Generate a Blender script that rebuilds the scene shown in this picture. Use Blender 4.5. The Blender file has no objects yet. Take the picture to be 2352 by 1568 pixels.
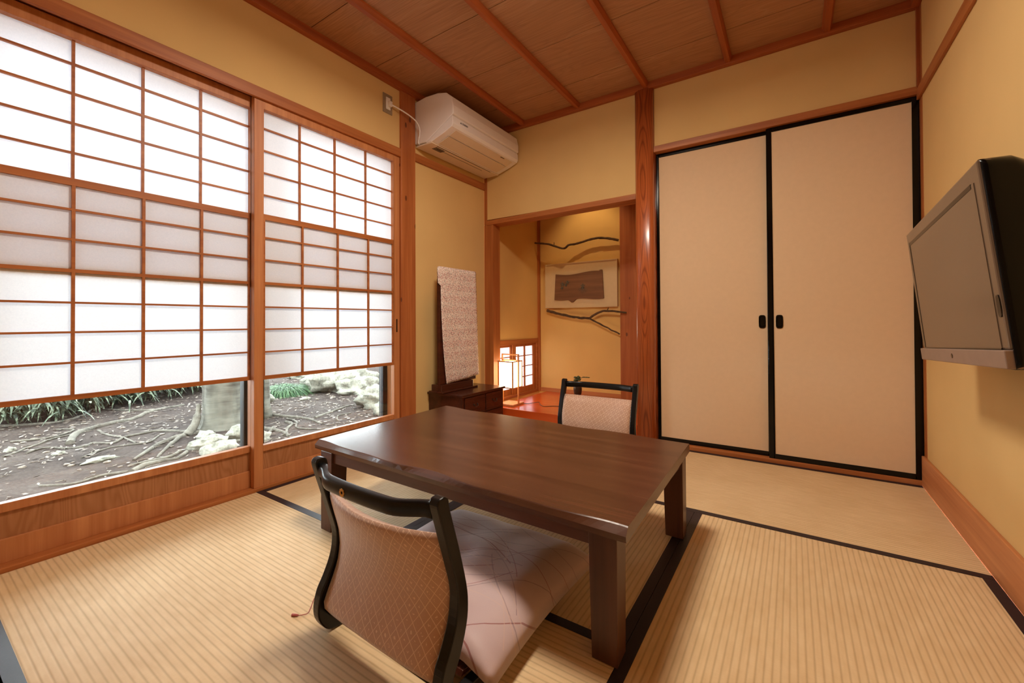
import bpy, math, random
from mathutils import Vector, Matrix, noise
random.seed(7)
S = bpy.context.scene
COL = S.collection
PI = math.pi

# ------------------------------------------------------------------ helpers
class MB:
    def __init__(s): s.v=[]; s.f=[]; s.sm=[]
    def add(s, vs, fs, smooth=False):
        o=len(s.v); s.v+= [tuple(p) for p in vs]
        s.f+= [tuple(i+o for i in f) for f in fs]; s.sm+=[smooth]*len(fs); return s
    def box(s,x0,x1,y0,y1,z0,z1):
        vs=[(x,y,z) for z in (z0,z1) for x,y in ((x0,y0),(x1,y0),(x1,y1),(x0,y1))]
        return s.add(vs,[(3,2,1,0),(4,5,6,7),(0,1,5,4),(1,2,6,5),(2,3,7,6),(3,0,4,7)])
    def loft(s, rings, caps=True, smooth=True, closed=True):
        n=len(rings[0]); vs=[p for r in rings for p in r]; fs=[]
        for k in range(len(rings)-1):
            for i in range(n if closed else n-1):
                j=(i+1)%n; fs.append((k*n+i,k*n+j,(k+1)*n+j,(k+1)*n+i))
        s.add(vs,fs,smooth)
        if caps:
            s.add(rings[0],[tuple(range(n))[::-1]]); s.add(rings[-1],[tuple(range(n))])
        return s
    def prism(s, poly, axis, lo, hi, smooth=False):
        def P(a,b,t):
            return {'x':(t,a,b),'y':(a,t,b),'z':(a,b,t)}[axis]
        return s.loft([[P(a,b,lo) for a,b in poly],[P(a,b,hi) for a,b in poly]],True,smooth)
    def tube(s, pts, r, n=8, caps=True):
        pts=[Vector(p) for p in pts]; m=len(pts)
        rs=r if isinstance(r,(list,tuple)) else [r]*m
        rings=[]; up=None
        for i in range(m):
            t=(pts[min(i+1,m-1)]-pts[max(i-1,0)])
            if t.length<1e-9: t=Vector((0,0,1))
            t.normalize()
            if up is None:
                up=Vector((0,0,1)) if abs(t.z)<.9 else Vector((1,0,0))
            a=t.cross(up)
            if a.length<1e-6: a=t.orthogonal()
            a.normalize(); b=a.cross(t).normalized(); up=b
            rings.append([tuple(pts[i]+(a*math.cos(2*PI*k/n)+b*math.sin(2*PI*k/n))*rs[i]) for k in range(n)])
        return s.loft(rings,caps,True)
    def lathe(s, prof, c, n=24):
        return s.loft([[ (c[0]+r*math.cos(2*PI*k/n), c[1]+r*math.sin(2*PI*k/n), c[2]+z) for k in range(n)] for r,z in prof],True,True)
    def blob(s, c, r, seed=0, amp=.2, n=14, fr=1.5):
        vs=[];fs=[];m=n//2+1
        for i in range(m+1):
            th=PI*i/m
            for j in range(n):
                ph=2*PI*j/n
                d=Vector((math.sin(th)*math.cos(ph),math.sin(th)*math.sin(ph),math.cos(th)))
                k=1+amp*noise.noise(d*fr+Vector((seed*3.1,seed,1)))*2
                vs.append((c[0]+d.x*r[0]*k,c[1]+d.y*r[1]*k,c[2]+d.z*r[2]*k))
        for i in range(m):
            for j in range(n):
                a=i*n+j;b=i*n+(j+1)%n; fs.append((a,a+n,b+n,b))
        return s.add(vs,fs,True)
    def build(s, name, mat, parent=None, bevel=0, sub=0, solid=0, at=None, seg=2):
        off=Vector((0,0,0))
        if parent is not None:
            p=parent
            while p is not None: off+=p.location; p=p.parent
        elif at is not None: off=Vector(at)
        me=bpy.data.meshes.new(name)
        me.from_pydata([tuple(Vector(p)-off) for p in s.v],[],s.f)
        me.polygons.foreach_set('use_smooth',s.sm); me.update()
        import bmesh
        bm=bmesh.new(); bm.from_mesh(me); bmesh.ops.remove_doubles(bm,verts=bm.verts,dist=1e-6)
        if not solid and not getattr(s,'flat',False): bmesh.ops.recalc_face_normals(bm,faces=bm.faces)
        bm.to_mesh(me); bm.free()
        o=bpy.data.objects.new(name,me); COL.objects.link(o)
        if mat: me.materials.append(mat)
        if parent is not None: o.parent=parent
        elif at is not None: o.location=at
        if solid:
            m=o.modifiers.new('s','SOLIDIFY'); m.thickness=solid; m.offset=0
        if bevel:
            m=o.modifiers.new('b','BEVEL'); m.width=bevel; m.segments=seg; m.limit_method='ANGLE'; m.angle_limit=math.radians(40)
        if sub:
            m=o.modifiers.new('u','SUBSURF'); m.levels=sub; m.render_levels=sub
        return o

def tag(o,label=None,cat=None,group=None,kind=None):
    if label: o['label']=label
    if cat: o['category']=cat
    if group: o['group']=group
    if kind: o['kind']=kind
    return o
def empty(name,loc,label=None,cat=None,group=None,kind=None):
    o=bpy.data.objects.new(name,None); COL.objects.link(o); o.location=loc; o.empty_display_size=.05
    return tag(o,label,cat,group,kind)
def box(name,b,mat,parent=None,bevel=.0,**k): return MB().box(*b).build(name,mat,parent,bevel,**k)
def struct(o): o['kind']='structure'; return o
def lerp(a,b,t): return a+(b-a)*t
def smooth_path(pts,k=6):
    P=[Vector(p) for p in pts]; out=[]
    for i in range(len(P)-1):
        p0=P[max(i-1,0)];p1=P[i];p2=P[i+1];p3=P[min(i+2,len(P)-1)]
        for j in range(k):
            t=j/k; out.append(.5*((2*p1)+(p2-p0)*t+(2*p0-5*p1+4*p2-p3)*t*t+(3*p1-p0-3*p2+p3)*t**3))
    out.append(P[-1]); return out

# ------------------------------------------------------------------ materials
def srgb(r,g,b):
    f=lambda c: (c/255/12.92) if c/255<=.04045 else ((c/255+.055)/1.055)**2.4
    return (f(r),f(g),f(b),1)
class NT:
    def __init__(s,name):
        s.m=bpy.data.materials.new(name); s.m.use_nodes=True; s.t=s.m.node_tree; s.t.nodes.clear()
        s.out=s.n('ShaderNodeOutputMaterial')
    def n(s,typ,**k):
        o=s.t.nodes.new(typ)
        for a,v in k.items(): setattr(o,a,v)
        return o
    def l(s,a,b): s.t.links.new(a,b)
    def inp(s,sock,v):
        if isinstance(v,(int,float,tuple,list)): sock.default_value=v
        else: s.l(v,sock)
    def coord(s,scale=(1,1,1),rot=(0,0,0),loc=(0,0,0)):
        c=s.n('ShaderNodeTexCoord'); m=s.n('ShaderNodeMapping')
        m.inputs['Scale'].default_value=scale; m.inputs['Rotation'].default_value=rot; m.inputs['Location'].default_value=loc
        s.l(c.outputs['Object'],m.inputs['Vector']); return m.outputs['Vector']
    def noise(s,vec,scale=5,detail=3,rough=.5,dist=0):
        n=s.n('ShaderNodeTexNoise'); s.l(vec,n.inputs['Vector'])
        n.inputs['Scale'].default_value=scale; n.inputs['Detail'].default_value=detail; n.inputs['Roughness'].default_value=rough; n.inputs['Distortion'].default_value=dist
        return n.outputs['Fac']
    def math(s,op,a,b=0.,c=0.,clamp=False):
        n=s.n('ShaderNodeMath',operation=op,use_clamp=clamp); s.inp(n.inputs[0],a); s.inp(n.inputs[1],b); s.inp(n.inputs[2],c); return n.outputs[0]
    def sep(s,vec):
        n=s.n('ShaderNodeSeparateXYZ'); s.l(vec,n.inputs[0]); return n.outputs
    def comb(s,x,y,z):
        n=s.n('ShaderNodeCombineXYZ'); s.inp(n.inputs[0],x); s.inp(n.inputs[1],y); s.inp(n.inputs[2],z); return n.outputs[0]
    def ramp(s,fac,stops,interp='LINEAR'):
        n=s.n('ShaderNodeValToRGB'); s.l(fac,n.inputs[0]); r=n.color_ramp; r.interpolation=interp
        while len(r.elements)<len(stops): r.elements.new(.5)
        for e,(p,c) in zip(r.elements,stops): e.position=p; e.color=c
        return n.outputs[0]
    def mix(s,fac,a,b,mode='MIX'):
        n=s.n('ShaderNodeMix',data_type='RGBA',blend_type=mode); s.inp(n.inputs[0],fac); s.inp(n.inputs[6],a); s.inp(n.inputs[7],b); return n.outputs[2]
    def bump(s,h,strength=.3,dist=.002):
        n=s.n('ShaderNodeBump'); s.l(h,n.inputs['Height']); n.inputs['Strength'].default_value=strength; n.inputs['Distance'].default_value=dist; return n.outputs[0]
    def bsdf(s,color,rough=.5,bump=None,spec=.5,coat=0,metal=0,sheen=0,emis=None,es=0,coat_rough=.1):
        p=s.n('ShaderNodeBsdfPrincipled'); s.inp(p.inputs['Base Color'],color); s.inp(p.inputs['Roughness'],rough)
        p.inputs['Specular IOR Level'].default_value=spec; p.inputs['Coat Weight'].default_value=coat; p.inputs['Coat Roughness'].default_value=coat_rough
        p.inputs['Metallic'].default_value=metal; p.inputs['Sheen Weight'].default_value=sheen
        if emis: p.inputs['Emission Color'].default_value=emis; p.inputs['Emission Strength'].default_value=es
        if bump is not None: s.l(bump,p.inputs['Normal'])
        s.l(p.outputs[0],s.out.inputs[0]); return s.m

def plain(name,rgb,rough=.5,spec=.5,nz=.06,scale=30,**k):
    t=NT(name); v=t.coord(); n=t.noise(v,scale,3)
    c=srgb(*rgb); a=tuple(min(1,x*(1-nz)) for x in c[:3])+(1,); b=tuple(min(1,x*(1+nz)) for x in c[:3])+(1,)
    return t.bsdf(t.ramp(n,[(.3,a),(.7,b)]),rough,spec=spec,**k)

def wood(name,c1,c2,axis,rough=.45,scale=1.,coat=0,cath=0.,knots=False,spec=.4,cyc=0.):
    """straight streaked grain along axis; cath>0 adds flame-shaped figure"""
    t=NT(name); ax='xyz'.index(axis)
    sc=[26*scale]*3; sc[ax]=1.2*scale
    v=t.coord(tuple(sc)); n1=t.noise(v,1.,4,.6)
    sc2=[110*scale]*3; sc2[ax]=3*scale
    n2=t.noise(t.coord(tuple(sc2)),1.,3,.6)
    g=t.math('ADD',t.math('MULTIPLY',n1,.7),t.math('MULTIPLY',n2,.3))
    if cath:
        o=t.sep(t.coord()); cr=[i for i in range(3) if i!=ax]
        ln=t.comb(o[ax],0.,0.)
        big=t.noise(t.coord(tuple(.35 if i==ax else 3.0 for i in range(3))),2.2,2,.5,.3)
        sn=t.math('SINE',t.math('MULTIPLY',big,cath))
        sn=t.math('POWER',t.math('ABSOLUTE',sn),3.)
        g=t.math('ADD',t.math('MULTIPLY',g,.65),t.math('MULTIPLY',t.math('SUBTRACT',1.,sn),.35 if not cyc else cyc))
    col=t.ramp(g,[(.32,srgb(*c1)),(.5,srgb(*[(a+b)/2 for a,b in zip(c1,c2)])),(.68,srgb(*c2))])
    if knots:
        vo=t.n('ShaderNodeTexVoronoi'); ks=[11]*3; ks[ax]=5
        t.l(t.coord(tuple(ks)),vo.inputs['Vector']); vo.inputs['Scale'].default_value=1
        k=t.math('LESS_THAN',vo.outputs['Distance'],.085)
        col=t.mix(t.math('MULTIPLY',k,.75),col,srgb(70,28,14))
    b=t.bump(g,.12,.001)
    return t.bsdf(col,rough,b,spec=spec,coat=coat)

def plaster(name,rgb):
    t=NT(name); v=t.coord(); n=t.noise(v,900,2,.7); n2=t.noise(v,3,2)
    c=srgb(*rgb); a=tuple(x*.93 for x in c[:3])+(1,); b=tuple(min(1,x*1.05) for x in c[:3])+(1,)
    col=t.ramp(t.math('ADD',t.math('MULTIPLY',n,.5),t.math('MULTIPLY',n2,.5)),[(.35,a),(.65,b)])
    return t.bsdf(col,.9,t.bump(n,.25,.0008),spec=.15)

def tatami(name,axis):
    t=NT(name); o=t.sep(t.coord()); al=o['xy'.index(axis)]; cr=o[1-'xy'.index(axis)]
    ph=t.math('MULTIPLY',cr,2*PI/.0155)
    w=t.math('MULTIPLY_ADD',t.math('SINE',ph),.5,.5)
    groove=t.math('POWER',w,5.)
    sc=(60,700,60) if axis=='y' else (700,60,60)
    fine=t.noise(t.coord(sc),1.,2)
    blot=t.noise(t.coord(),5,3)
    patch=t.noise(t.coord((14,65,1) if axis=='x' else (65,14,1)),1,2)
    base=t.ramp(t.math('ADD',t.math('MULTIPLY',blot,.5),t.math('MULTIPLY',patch,.5)),[(.35,srgb(216,184,140)),(.65,srgb(232,204,162))])
    base=t.mix(t.math('MULTIPLY',fine,.3),base,srgb(196,166,118))
    col=t.mix(t.math('MULTIPLY',groove,.34),base,srgb(138,104,66))
    h=t.math('SUBTRACT',t.math('MULTIPLY',fine,.15),groove)
    return t.bsdf(col,.62,t.bump(h,.35,.0015),spec=.28)

M={}
M['plaster']=plaster('plaster_juraku',(220,184,124))
M['plaster_alcove']=plaster('plaster_alcove',(222,182,112))
for a in 'xyz':
    M['wood_'+a]=wood('cedar_'+a,(150,82,38),(188,116,62),a)
    M['wood2_'+a]=wood('cedar_light_'+a,(172,104,60),(204,138,88),a)
    M['red_'+a]=wood('cedar_red_'+a,(140,66,28),(180,96,46),a)
M['knotty']=wood('cedar_knotty',(150,80,38),(186,112,62),'z',knots=True)
M['dark_z']=wood('walnut_z',(66,38,26),(94,56,38),'z',rough=.35)
M['dark_x']=wood('walnut_x',(70,42,28),(98,62,42),'x',rough=.27,spec=.5)
M['apron']=wood('walnut_apron',(72,42,30),(100,60,42),'x',rough=.35)
M['cab']=wood('cabinet_wood',(52,24,16),(84,38,24),'y',rough=.25,spec=.5)
M['board']=wood('kick_board',(158,102,62),(188,132,90),'z',cath=90,cyc=.16)
M['hood']=wood('black_lacquer_worn',(13,13,14),(22,21,21),'z',rough=.3,spec=.32)
M['lacquer']=plain('black_lacquer',(8,7,7),.14,.3)
M['fusuma']=plain('fusuma_paper',(224,194,158),.8,.2,nz=.015,scale=40)
M['heri']=plain('mat_border_cloth',(40,29,34),.5,.4,nz=.2,scale=300)
M['white_pl']=plain('appliance_plastic',(240,234,232),.35,.4,nz=.01)
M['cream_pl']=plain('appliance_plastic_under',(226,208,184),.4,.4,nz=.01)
M['dgrey']=plain('dark_grille',(70,60,54),.5)
M['tv_black']=plain('gloss_black_plastic',(7,7,8),.2,.22)
M['sash']=plain('black_aluminium',(30,32,32),.4,.5)
M['sash2']=plain('grey_aluminium',(56,58,56),.4,.5)
M['plate']=plain('outlet_metal',(150,130,104),.4,.5)
M['white']=plain('white_plastic',(236,230,222),.4)
M['bronze']=plain('dark_bronze',(48,38,30),.35,.5)
M['hall']=plain('hall_floor',(198,200,190),.6)
M['logo']=plain('logo_grey',(60,60,70),.5)
M['gold']=plain('gold_inlay',(214,158,66),.35)
M['leaf']=plain('leaf_green',(58,74,38),.5)
M['tassel']=plain('pink_thread',(176,92,88),.8)
M['matboard']=plain('mount_board',(214,190,150),.8,.2,nz=.02)
M['bark']=wood('bark_slab',(104,70,46),(142,100,68),'x',rough=.7)
M['motif']=plain('motif_grey_green',(96,96,84),.7)
M['lantern_wood']=wood('lantern_cedar',(196,128,78),(222,160,108),'z')

def pillar_mat():
    t=NT('alcove_pillar_cedar'); o=t.sep(t.coord()); x=t.math('ABSOLUTE',t.math('SUBTRACT',o[0],.004))
    z=o[2]
    nz=t.noise(t.comb(t.math('MULTIPLY',o[0],6.),0.,t.math('MULTIPLY',z,1.2)),1.4,.5,.4,.1)
    d=t.math('ADD',t.math('MULTIPLY',t.math('MULTIPLY',x,x),1900.),t.math('MULTIPLY',nz,13.))
    s_=t.math('POWER',t.math('MULTIPLY_ADD',t.math('SINE',t.math('MULTIPLY',d,2*PI/1.15)),.5,.5),5.)
    fine=t.noise(t.coord((140,140,5)),1,3)
    base=t.ramp(fine,[(.3,srgb(168,82,38)),(.7,srgb(196,106,54))])
    col=t.mix(t.math('MULTIPLY',s_,.6),base,srgb(104,38,14))
    return t.bsdf(col,.3,None,spec=.5,coat=.6,coat_rough=.18)
M['pillar']=pillar_mat()

def ceil_mat():
    t=NT('ceiling_cedar_boards'); v=t.coord((1.6,7,1)); o=t.sep(t.coord())
    k=t.math('FLOOR',t.math('DIVIDE',t.math('ADD',o[1],.28),.395))
    off=t.comb(t.math('MULTIPLY',k,7.3),t.math('MULTIPLY',k,3.1),0.)
    va=t.n('ShaderNodeVectorMath',operation='ADD'); t.l(v,va.inputs[0]); t.l(off,va.inputs[1])
    big=t.noise(va.outputs[0],.9,1.5,.5,.25)
    sn=t.math('POWER',t.math('MULTIPLY_ADD',t.math('SINE',t.math('MULTIPLY',big,95.)),.5,.5),3.)
    # figure only where the broad noise is high (flame centre of each board)
    ms=t.ramp(big,[(.52,(0,0,0,1)),(.66,(1,1,1,1))])
    fine=t.noise(t.coord((4,240,1)),1,3)
    base=t.ramp(fine,[(.3,srgb(158,110,74)),(.7,srgb(182,132,92))])
    col=t.mix(t.math('MULTIPLY',sn,.16),base,srgb(116,70,44))
    lt=t.math('MULTIPLY',t.math('MULTIPLY',sn,ms),.4)
    col=t.mix(lt,col,srgb(206,162,120))
    return t.bsdf(col,.55,None,spec=.3)
M['ceil']=ceil_mat()

def paper(name,tr=.265):
    t=NT(name); v=t.coord(); n=t.noise(v,220,4,.7)
    c=t.ramp(n,[(.3,(.82,.86,.93,1)),(.7,(.89,.92,.98,1))])
    a=t.n('ShaderNodeBsdfTranslucent'); b=t.n('ShaderNodeBsdfDiffuse'); t.l(c,a.inputs[0]); t.l(c,b.inputs[0])
    m=t.n('ShaderNodeMixShader'); m.inputs[0].default_value=tr; t.l(b.outputs[0],m.inputs[1]); t.l(a.outputs[0],m.inputs[2])
    t.l(m.outputs[0],t.out.inputs[0]); return t.m
M['paper']=paper('shoji_paper')
def glass():
    t=NT('window_glass'); tr=t.n('ShaderNodeBsdfTransparent'); tr.inputs[0].default_value=(.95,.97,.96,1)
    g=t.n('ShaderNodeBsdfGlossy'); g.inputs['Roughness'].default_value=.02
    f=t.n('ShaderNodeFresnel'); f.inputs[0].default_value=1.35
    m=t.n('ShaderNodeMixShader'); t.l(f.outputs[0],m.inputs[0]); t.l(tr.outputs[0],m.inputs[1]); t.l(g.outputs[0],m.inputs[2])
    t.l(m.outputs[0],t.out.inputs[0]); return t.m
M['glass']=glass()
def emis(name,col,st):
    t=NT(name); v=t.coord(); n=t.noise(v,60,2); c=t.ramp(n,[(.2,tuple(x*.97 for x in col[:3])+(1,)),(.8,col)])
    e=t.n('ShaderNodeEmission'); t.l(c,e.inputs[0]); e.inputs[1].default_value=st; t.l(e.outputs[0],t.out.inputs[0]); return t.m
M['lamp']=emis('ceiling_lamp_diffuser',(1,.885,.735,1),95.)
M['lampside']=emis('ceiling_lamp_shade',(1,.87,.72,1),7.)
M['lantern']=emis('lantern_paper_lit',(1,.74,.42,1),12.)

def chair_fabric():
    t=NT('brocade_lattice'); v=t.coord(); o=t.sep(v)
    wob=t.math('MULTIPLY',t.noise(v,9,1),.012)
    a=t.math('ADD',t.math('ADD',t.math('MULTIPLY',o[0],.8),o[2]),wob); b=t.math('ADD',t.math('SUBTRACT',t.math('MULTIPLY',o[0],1.5),o[2]),wob)
    P=.036
    fa=t.math('FRACT',t.math('DIVIDE',t.math('ADD',a,3.),P*.72)); fb=t.math('FRACT',t.math('DIVIDE',t.math('ADD',b,3.),P))
    la=t.math('LESS_THAN',fa,.075); lb=t.math('LESS_THAN',fb,.065)
    line=t.math('MAXIMUM',la,lb)
    da=t.math('SUBTRACT',fa,.5); db=t.math('SUBTRACT',fb,.5)
    d=t.math('ADD',t.math('MULTIPLY',t.math('MULTIPLY',da,da),3.),t.math('MULTIPLY',db,db))
    vo=t.noise(t.coord(),160,2)
    mot=t.math('MULTIPLY',t.math('LESS_THAN',d,.045),t.math('GREATER_THAN',vo,.53))
    fine=t.noise(t.coord((900,900,500)),1,2)
    big=t.noise(v,6,2)
    base=t.ramp(big,[(.35,srgb(190,148,120)),(.65,srgb(200,160,138))])
    base=t.mix(t.math('MULTIPLY',fine,.25),base,srgb(166,124,100))
    col=t.mix(t.math('MULTIPLY',t.math('MAXIMUM',line,mot),.65),base,srgb(240,212,186))
    return t.bsdf(col,.5,t.bump(fine,.2,.0006),spec=.35,sheen=.5)
M['chairfab']=chair_fabric()
def cushion_mat():
    t=NT('mauve_zabuton'); v=t.coord((1,1.7,1))
    rnd=random.Random(12); o=t.sep(t.coord()); ls=[]
    for fam in range(3):
        acc=None
        for q in range(11):
            R_=rnd.uniform(.25,.6); a=rnd.uniform(-.9,.9)+(PI if rnd.random()<.35 else 0)+PI/2; px,py=rnd.uniform(-.1,.26),rnd.uniform(-.24,.22)
            cx,cy=px-R_*math.cos(a),py-R_*math.sin(a)
            dx_=t.math('SUBTRACT',o[0],cx); dy_=t.math('SUBTRACT',o[1],cy)
            d=t.math('SQRT',t.math('ADD',t.math('MULTIPLY',dx_,dx_),t.math('MULTIPLY',dy_,dy_)))
            k=t.math('LESS_THAN',t.math('ABSOLUTE',t.math('SUBTRACT',d,R_)),rnd.uniform(.0009,.0017))
            ex,ey=t.math('SUBTRACT',o[0],px),t.math('SUBTRACT',o[1],py)
            m_=t.math('LESS_THAN',t.math('ADD',t.math('MULTIPLY',ex,ex),t.math('MULTIPLY',ey,ey)),rnd.uniform(.015,.06))
            k=t.math('MULTIPLY',k,m_); acc=k if acc is None else t.math('MAXIMUM',acc,k)
        ls.append(acc)
    l1,l2,l3=ls
    fine=t.noise(t.coord((900,900,900)),1,2)
    big=t.noise(v,5,2)
    base=t.ramp(big,[(.35,srgb(188,164,166)),(.65,srgb(202,178,178))])
    base=t.mix(t.math('MULTIPLY',fine,.22),base,srgb(150,122,120))
    c=t.mix(t.math('MULTIPLY',l1,.75),base,srgb(140,74,68)); c=t.mix(t.math('MULTIPLY',l2,.5),c,srgb(122,96,104)); c=t.mix(t.math('MULTIPLY',l3,.5),c,srgb(206,176,164))
    return t.bsdf(c,.5,t.bump(fine,.2,.0006),spec=.35,sheen=.5)
M['cushion']=cushion_mat()
def print_cloth():
    t=NT('printed_cotton'); v=t.coord((1,1,1))
    def dots(scale,loc,th,nsc):
        vo=t.n('ShaderNodeTexVoronoi'); t.l(t.coord((scale,scale,scale*1.1),loc=loc),vo.inputs['Vector']); vo.inputs['Scale'].default_value=1
        k=t.math('LESS_THAN',vo.outputs['Distance'],th)
        return k
    base=t.ramp(t.noise(v,40,2),[(.35,srgb(238,222,214)),(.65,srgb(246,236,228))])
    o=t.sep(v); row=t.math('GREATER_THAN',t.math('SINE',t.math('MULTIPLY',o[2],2*PI/.075)),-.2)
    c=t.mix(t.math('MULTIPLY',dots(120,(0,0,0),.38,1),.7),base,srgb(206,150,136))
    c=t.mix(t.math('MULTIPLY',t.math('MULTIPLY',dots(150,(5,2,1),.34,1),row),.85),c,srgb(176,66,54))
    c=t.mix(t.math('MULTIPLY',dots(105,(9,4,7),.27,1),.75),c,srgb(74,68,92))
    c=t.mix(t.math('MULTIPLY',dots(95,(3,8,2),.25,1),.7),c,srgb(104,116,88))
    return t.bsdf(c,.85,None,spec=.1)
M['print']=print_cloth()
def tvface():
    t=NT('tv_panel_reflection'); n=t.noise(t.coord(),2,1)  # brownish tone is the room's reflection, painted into the dark panel's base colour
    return t.bsdf(t.ramp(n,[(.3,srgb(96,78,64)),(.7,srgb(104,86,70))]),.22,None,spec=.6)
M['tvface']=tvface()
M['tvbar']=plain('tv_speaker_bar',(140,118,106),.35)
def soil():
    t=NT('garden_soil'); v=t.coord(); n=t.noise(v,2.2,5,.7); n2=t.noise(v,45,4,.8)
    g=t.math('ADD',t.math('MULTIPLY',n,.5),t.math('MULTIPLY',n2,.5))
    c=t.ramp(g,[(.36,srgb(38,31,28)),(.5,srgb(58,49,45)),(.6,srgb(74,66,61)),(.7,srgb(99,94,86))])
    return t.bsdf(c,.95,t.bump(n2,.8,.02),spec=.1)
M['soil']=soil()
def rock(name,a,b):
    t=NT(name); v=t.coord(); n=t.noise(v,7,6,.7); n2=t.noise(v,40,4,.7)
    c=t.ramp(t.math('ADD',t.math('MULTIPLY',n,.6),t.math('MULTIPLY',n2,.4)),[(.34,srgb(*a)),(.6,srgb(*b))])
    return t.bsdf(c,.9,t.bump(n,.6,.02),spec=.15)
M['rock']=rock('pale_stone',(62,60,54),(146,143,130))
def trunkmat(name,a,b):
    t=NT(name); n=t.noise(t.coord((3,3,26)),1,4,.6); n2=t.noise(t.coord((5,5,2)),1,3,.6)
    g=t.math('ADD',t.math('MULTIPLY',n,.4),t.math('MULTIPLY',n2,.6))
    return t.bsdf(t.ramp(g,[(.36,srgb(*a)),(.58,srgb(*b))]),.9,t.bump(n,.4,.01),spec=.15)
M['trunk']=trunkmat('grey_bark',(54,50,44),(100,97,88))
M['root']=rock('root_bark',(53,47,41),(104,99,90))
def foliage(name,a,b,c_):
    t=NT(name); v=t.coord(); n=t.noise(v,14,3,.7)
    return t.bsdf(t.ramp(n,[(.35,srgb(*a)),(.52,srgb(*b)),(.68,srgb(*c_))]),.6,None,spec=.25)
M['bamboo']=foliage('bamboo_leaves',(24,30,24),(70,80,62),(136,140,118))
M['tuft']=foliage('tuft_leaves',(26,48,25),(47,77,40),(85,108,68))
M['litter']=foliage('leaf_litter_colours',(58,46,38),(92,80,70),(144,136,124))
M['branch']=rock('branch_bark',(52,38,28),(104,82,62))
M['kamachi']=wood('alcove_board_lacquer',(186,74,28),(208,92,38),'x',rough=.22,spec=.5,scale=.6)

# ------------------------------------------------------------------ shell
W=2.5245; H=1.80; CZ=2.235; YE=-2.51; YB=-4.0
floor=struct(box('floor',(-.12,W+.12,YE,.95,-.15,-.046),M['wood_x']))
struct(box('floor',(-.12,W+.12,YB-.1,YE-.004,-.15,-.004),M['hall']))
# ceiling boards, lapped
mb=MB()
ys=[.02,-.28,-.675,-1.07,-1.465,-1.86,-2.255,-2.65,-3.045,-3.44,-3.835,-4.1]
for i in range(len(ys)-1):
    a,b=ys[i],ys[i+1]
    mb.box(-.1,W+.1,b+.002,a-.002,CZ,CZ+.012)
struct(mb.build('ceiling',M['ceil']))
struct(box('ceiling',(-.14,W+.14,YB-.12,.12,CZ+.035,CZ+.1),M['plaster']))
# left wall
mb=MB(); mb.box(-.12,0,YE-.03,-.864,1.835,CZ+.04); mb.box(-.12,0,-.75,0,0,CZ+.04); mb.box(-.12,0,YB,YE-.14,0,CZ+.04)
struct(mb.build('wall_left',M['plaster']))
# right wall
struct(box('wall_right',(W,W+.12,YB,.12,0,CZ+.04),M['plaster']))
# back wall: above the alcove, above the sliding doors, closet behind
mb=MB(); mb.box(.03,1.25,0,.10,1.56,CZ+.04); mb.box(1.25,W+.1,0,.10,1.83,CZ+.04); mb.box(1.25,W+.1,.12,.2,-.1,1.9)
struct(mb.build('wall_back',M['plaster']))
# front wall with the opening the room is entered by
mb=MB(); mb.box(-.1,.30,YE-.13,YE-.03,0,CZ+.04); mb.box(.30,W,YE-.13,YE-.03,1.92,CZ+.04)
struct(mb.build('wall_front',M['plaster']))
struct(box('wall_hall',(-.1,W+.1,YB-.1,YB,0,CZ+.04),M['plaster']))
# ceiling moulding and rods
tr=0
def trim(b,mat,bevel=.002):
    global tr; tr+=1
    return struct(box('trim_%d'%tr,b,M[mat],bevel=bevel))
trim((0,.034,YB,0,2.196,2.24),'red_y'); trim((.001,W-.001,-.035,0,2.1952,2.24),'red_x'); trim((W-.034,W,YB,0,2.196,2.24),'red_y')
for x in (.378,.82,1.276,1.736,2.181):
    o=MB().prism([(x-.021,2.237),(x-.021,2.224),(x-.012,2.204),(x+.012,2.204),(x+.021,2.224),(x+.021,2.237)],'y',YB,-.03)
    tr+=1; struct(o.build('trim_%d'%tr,M['red_y'],bevel=.001))
# left wall timbers
trim((-.003,.014,-2.56,-.866,1.785,1.836),'wood_y')           # lintel face
trim((-.12,-.003,-2.56,-.866,1.803,1.836),'red_y')            # lintel soffit
trim((-.16,.006,-2.56,-.866,-.046,.014),'wood_y')             # sill
trim((-.13,.016,-.866,-.747,-.04,2.2),'knotty',.004)            # pillar
trim((-.13,.016,-2.66,-2.54,-.04,2.2),'knotty',.004)
trim((-.004,.014,-.747,0,1.797,1.848),'wood_y')
# alcove corner post, lintel over the alcove
trim((.002,.087,-.004,.087,0,1.522),'wood_z'); trim((.002,.03,-.004,.02,1.523,2.2),'wood_z')
struct(MB().loft([[(.03,-.008,1.516),(.03,.105,1.516),(.03,.105,1.553),(.03,-.008,1.553)],[(1.22,-.008,1.531),(1.22,.105,1.531),(1.22,.105,1.566),(1.22,-.008,1.566)]],True,False).build('trim_%d'%(tr+1),M['wood_x'],bevel=.002)); tr+=1
# right part of back wall
trim((1.30,W,-.012,.11,1.80,1.837),'wood_x'); trim((1.30,W,-.005,.11,-.04,.021),'wood_x')
trim((2.5235,2.535,-.045,.005,.13,2.2),'wood_z',.0); trim((W-.012,W+.005,-.02,.002,1.83,2.2),'red_z',.0)
trim((W-.012,W,YB,0,1.776,1.828),'wood_y')
o=struct(box('baseboard_right',(W-.012,W,YB,0,0,.136),M['wood2_y'],bevel=.002))
# threshold edge
trim((.3,W,YE-.1,YE-.006,-.046,.0),'wood_x')

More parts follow.
